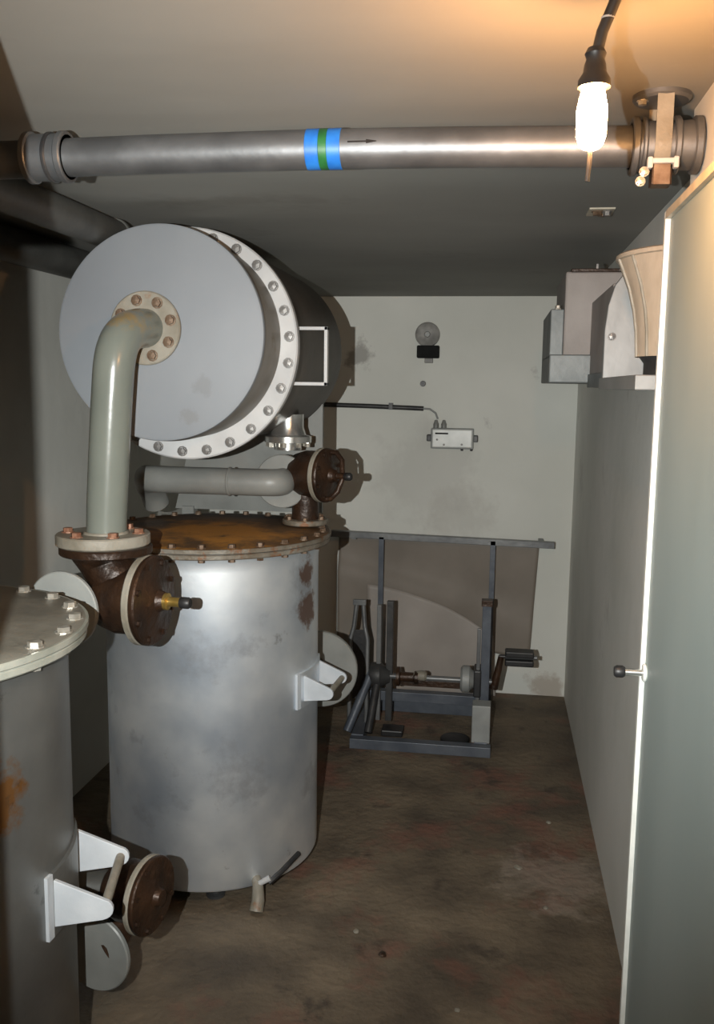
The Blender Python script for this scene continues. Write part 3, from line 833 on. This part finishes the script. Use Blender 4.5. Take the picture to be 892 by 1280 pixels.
for x in (-0.3, 0.1):
    obj('clip', box(bm_(), x, x + 0.02, -0.014, 0.021, -0.016, 0.018), 'dark_steel', t, False)
obj('wire', tube(bm_(), [(0.275, 0, -0.008), (0.31, 0, -0.010), (0.340, 0, -0.03), (0.352, 0, -0.06)], 0.005, 8), 'light_steel', t)

t = thing('junction_box', 'white metal junction box with two cable glands on the back wall', 'junction box', (-0.221, YB, 1.338))
obj('case', box(bm_(), -0.108, 0.108, -0.055, 0.001, -0.052, 0.052), 'light_steel', t, False, 0.005)
obj('cover', box(bm_(), -0.100, 0.100, -0.064, -0.050, -0.044, 0.046), 'white_enamel', t, False, 0.004)
obj('printed_bar', box(bm_(), -0.086, -0.020, -0.0648, -0.063, 0.022, 0.030), 'print', t, False)
for x, z in ((-0.075, -0.005), (0.05, -0.028), (-0.04, -0.030)):
    bolt(t, (x, -0.063, z), (0, -1, 0), r=0.006, h=0.004, m='bolt_dark', name='screw')
for s in (-1, 1):
    obj('side_lug', box(bm_(), s * 0.118 - 0.012, s * 0.118 + 0.012, -0.045, 0.001, -0.016, 0.018), 'dark_steel', t, False, 0.004)
for x in (-0.085, -0.045):
    bm = bm_()
    lathe(bm, [(0, 0.050), (0.013, 0.050), (0.014, 0.072), (0.011, 0.078), (0.007, 0.092), (0, 0.094)], (x, -0.028, 0), seg=14)
    obj('cable_gland', bm, 'duct_grey', t)
for x in (0.050, 0.098):
    bm = bm_()
    lathe(bm, [(0, -0.062), (0.006, -0.062), (0.008, -0.050), (0, -0.050)], (x, -0.028, 0), seg=10)
    obj('bottom_nut', bm, 'dark_steel', t)

# rail with plastic sheet
t = thing('hanging_rail', 'long dark rail across the back wall with two uprights', 'rail', (-0.27, 4.62, 0))
obj('rail_bar', box(bm_(), -0.57, 0.575, -0.02, 0.02, -0.016, 0.016, Matrix.Translation((0, 0, 0.833)) @ Matrix.Rotation(R(1.0), 4, 'Y')), 'grey_steel', t, False, 0.002)
for x in (-0.292, 0.272):
    obj('upright', box(bm_(), x - 0.013, x + 0.013, -0.02, 0.0, 0.0, 0.835), 'blue_steel', t, False, 0.001)
for x in (-0.45, 0.50):
    obj('wall_stay', box(bm_(), x, x + 0.025, 0.0, 0.131, 0.815, 0.835), 'grey_steel', t, False)

bm = bm_()
nx, nz = 60, 40
rows = []
for j in range(nz + 1):
    v = j / nz
    row = []
    for i in range(nx + 1):
        u = i / nx
        x = -0.80 + 1.035 * u - 0.030 * v * u
        z = 0.815 - 0.018 * u - v * (0.60 - 0.05 * math.sin(3 * u))
        fold = 0.5 + 0.5 * math.tanh((v - 0.22 - 0.42 * u) * 14)
        y = 4.715 + 0.010 * math.sin(9 * u + 2 * v) * v - 0.038 * fold * (1 - 0.6 * u)
        row.append(bm.verts.new((x, y, z)))
    rows.append(row)
for j in range(nz):
    for i in range(nx):
        bm.faces.new((rows[j][i], rows[j][i + 1], rows[j + 1][i + 1], rows[j + 1][i]))
sh = obj('plastic_sheet', bm, 'sheet')
so = sh.modifiers.new('solid', 'SOLIDIFY')
so.thickness = 0.002
tag(sh, 'brownish plastic sheet hanging from the dark rail at the back wall', 'sheet')

bm = bm_()
rows = []
for j in range(25):
    v = j / 24
    row = []
    for i in range(33):
        u = i / 32
        top = 0.56 - 0.24 * u + 0.05 * math.sin(PI * u)
        row.append(bm.verts.new((-0.64 + 0.66 * u + 0.02 * v, 4.668 + 0.010 * math.sin(11 * u + 3 * v) - 0.02 * v, top * (1 - v) + 0.012)))
    rows.append(row)
for j in range(24):
    for i in range(32):
        bm.faces.new((rows[j][i], rows[j][i + 1], rows[j + 1][i + 1], rows[j + 1][i]))
sh = obj('plastic_sheet', bm, 'pale_sheet')
so = sh.modifiers.new('solid', 'SOLIDIFY')
so.thickness = 0.002
tag(sh, 'paler plastic sheet with slanting top edge standing behind the pedal machine', 'sheet')

# ------------------------------------------------------------------ pedal driven machine
t = thing('pedal_machine', 'blue grey steel pedal frame with cross shaft in front of the plastic sheet', 'machine', (-0.29, 4.15, 0))
def part(name, x0, x1, y0, y1, z0, z1, m, bev=0.002, par=None):
    return obj(name, box(bm_(), x0, x1, y0, y1, z0, z1), m, par or t, False, bev)
part('base_rail', -0.31, 0.31, -0.285, -0.235, 0.0, 0.045, 'blue_steel')          # front
part('base_rail', -0.27, 0.29, 0.22, 0.27, 0.0, 0.06, 'blue_steel')               # rear
part('base_rail', -0.31, -0.255, -0.24, 0.23, 0.0, 0.05, 'blue_steel')
part('base_rail', 0.235, 0.295, -0.24, 0.23, 0.0, 0.05, 'blue_steel')
part('cross_beam', -0.26, 0.24, 0.00, 0.05, 0.13, 0.175, 'blue_steel')
part('front_column', 0.225, 0.305, -0.235, -0.150, 0.045, 0.215, 'light_steel', 0.004)
part('side_post', 0.255, 0.295, -0.06, -0.02, 0.05, 0.62, 'blue_steel')
part('side_post', 0.235, 0.252, -0.075, -0.060, 0.18, 0.52, 'grey_steel')
part('post_cap', 0.25, 0.30, -0.065, -0.015, 0.62, 0.648, 'brown')
part('side_post', -0.225, -0.205, -0.05, -0.02, 0.05, 0.60, 'grey_steel')
part('side_post', -0.180, -0.150, -0.05, -0.02, 0.05, 0.62, 'dark_steel')
# inverted-U fork on the left
bm = tube(bm_(), [(-0.345, -0.08, 0.05), (-0.345, -0.07, 0.44), (-0.33, -0.06, 0.50), (-0.318, -0.055, 0.62)], 0.010, 10)
obj('fork_tube', bm, 'grey_steel', t)
bm = tube(bm_(), [(-0.265, -0.08, 0.05), (-0.265, -0.07, 0.44), (-0.28, -0.06, 0.50), (-0.290, -0.055, 0.62)], 0.010, 10)
obj('fork_tube', bm, 'grey_steel', t)
part('fork_bridge', -0.335, -0.275, -0.068, -0.048, 0.60, 0.625, 'grey_steel')
part('fork_plate', -0.335, -0.275, -0.055, -0.045, 0.15, 0.48, 'dark_steel')
bm = tube(bm_(), [(-0.335, -0.20, 0.045), (-0.24, -0.06, 0.30)], 0.020, 10)
obj('brace', bm, 'blue_steel', t)
bm = tube(bm_(), [(-0.24, -0.20, 0.045), (-0.215, -0.06, 0.26)], 0.018, 10)
obj('brace', bm, 'dark_steel', t)
# shaft
bm = bm_()
lathe(bm, [(0, -0.27), (0.013, -0.27), (0.013, 0.33), (0, 0.33)], (0, -0.04, 0.265), 'x', 16)
sf = obj('shaft', bm, 'grey_steel', t)
bm = bm_()
lathe(bm, [(0, -0.255), (0.055, -0.255), (0.06, -0.245), (0.06, -0.205), (0.05, -0.195), (0.03, -0.16), (0, -0.16)], (0, -0.04, 0.265), 'x', 24)
obj('bearing_housing', bm, 'dark_steel', sf)
bm = bm_()
lathe(bm, [(0, -0.13), (0.045, -0.13), (0.045, -0.115), (0.022, -0.11), (0.022, -0.05), (0.030, -0.045), (0.030, -0.03), (0, -0.03)], (0, -0.04, 0.265), 'x', 24)
obj('hub', bm, 'brown', sf)
bm = bm_()
lathe(bm, [(0, -0.05), (0.018, -0.05), (0.024, -0.02), (0.024, 0.0), (0.016, 0.01), (0, 0.01)], (0, -0.04, 0.275), 'x', 20)
obj('bushing', bm, 'flange_beige', sf)
bm = bm_()
lathe(bm, [(0, 0.165), (0.05, 0.165), (0.062, 0.175), (0.062, 0.205), (0.045, 0.215), (0.03, 0.24), (0, 0.24)], (0, -0.05, 0.275), 'x', 28)
obj('gear_wheel', bm, 'light_steel', sf)
part('gear_case', 0.225, 0.258, -0.10, 0.02, 0.205, 0.33, 'dark_steel', 0.006)
part('shaft_guard', -0.14, 0.17, -0.02, 0.0, 0.215, 0.245, 'brown')
# crank arm and pedal on the right
bm = tube(bm_(), [(0.315, -0.04, 0.235), (0.335, -0.045, 0.33), (0.345, -0.05, 0.392)], [0.020, 0.016, 0.013], 12)
obj('crank_arm', bm, 'brown', t)
bm = tube(bm_(), [(0.335, -0.05, 0.39), (0.365, -0.05, 0.391)], 0.009, 10)
pd = obj('pedal_axle', bm, 'dark_steel', t)
for z in (0.369, 0.409):
    obj('pedal_block', box(bm_(), 0.362, 0.490, -0.085, -0.015, z - 0.014, z + 0.014), 'black', pd, False, 0.006)
bm = tube(bm_(), [(0.365, -0.05, 0.391), (0.505, -0.05, 0.392)], 0.0095, 10)
obj('pedal_spindle', bm, 'grey_steel', pd)
# pads lying inside the base
bm = bm_()
lathe(bm, [(0, 0.0), (0.062, 0.0), (0.066, 0.006), (0.066, 0.02), (0.058, 0.026), (0, 0.028)], (0.150, -0.13, 0.0), seg=28)
obj('rubber_pad', bm, 'black', t)
part('rubber_pad', -0.19, -0.09, -0.12, -0.03, 0.0, 0.03, 'black', 0.006)

# pebbles of mortar on the floor
for k, (x, y, s) in enumerate(((0.12, 2.95, 0.013), (-0.27, 2.40, 0.012), (-0.36, 2.50, 0.009), (0.20, 2.72, 0.009), (0.24, 3.3, 0.010), (-0.05, 2.2, 0.008))):
    bm = bm_()
    bmesh.ops.create_icosphere(bm, subdivisions=2, radius=s)
    for v in bm.verts:
        v.co *= 1 + random.uniform(-0.22, 0.22)
        v.co.z = max(v.co.z * 0.5 + s * 0.3, 0.0)
    o = obj('mortar_crumb', bm, 'brown' if k == 1 else 'flange_beige')
    o.location = (x, y, -0.0005)
    tag(o, 'dark red crumb lying on the brown floor' if k == 1 else 'small pale mortar crumb lying on the brown floor', 'crumb', 'mortar crumbs on the floor')
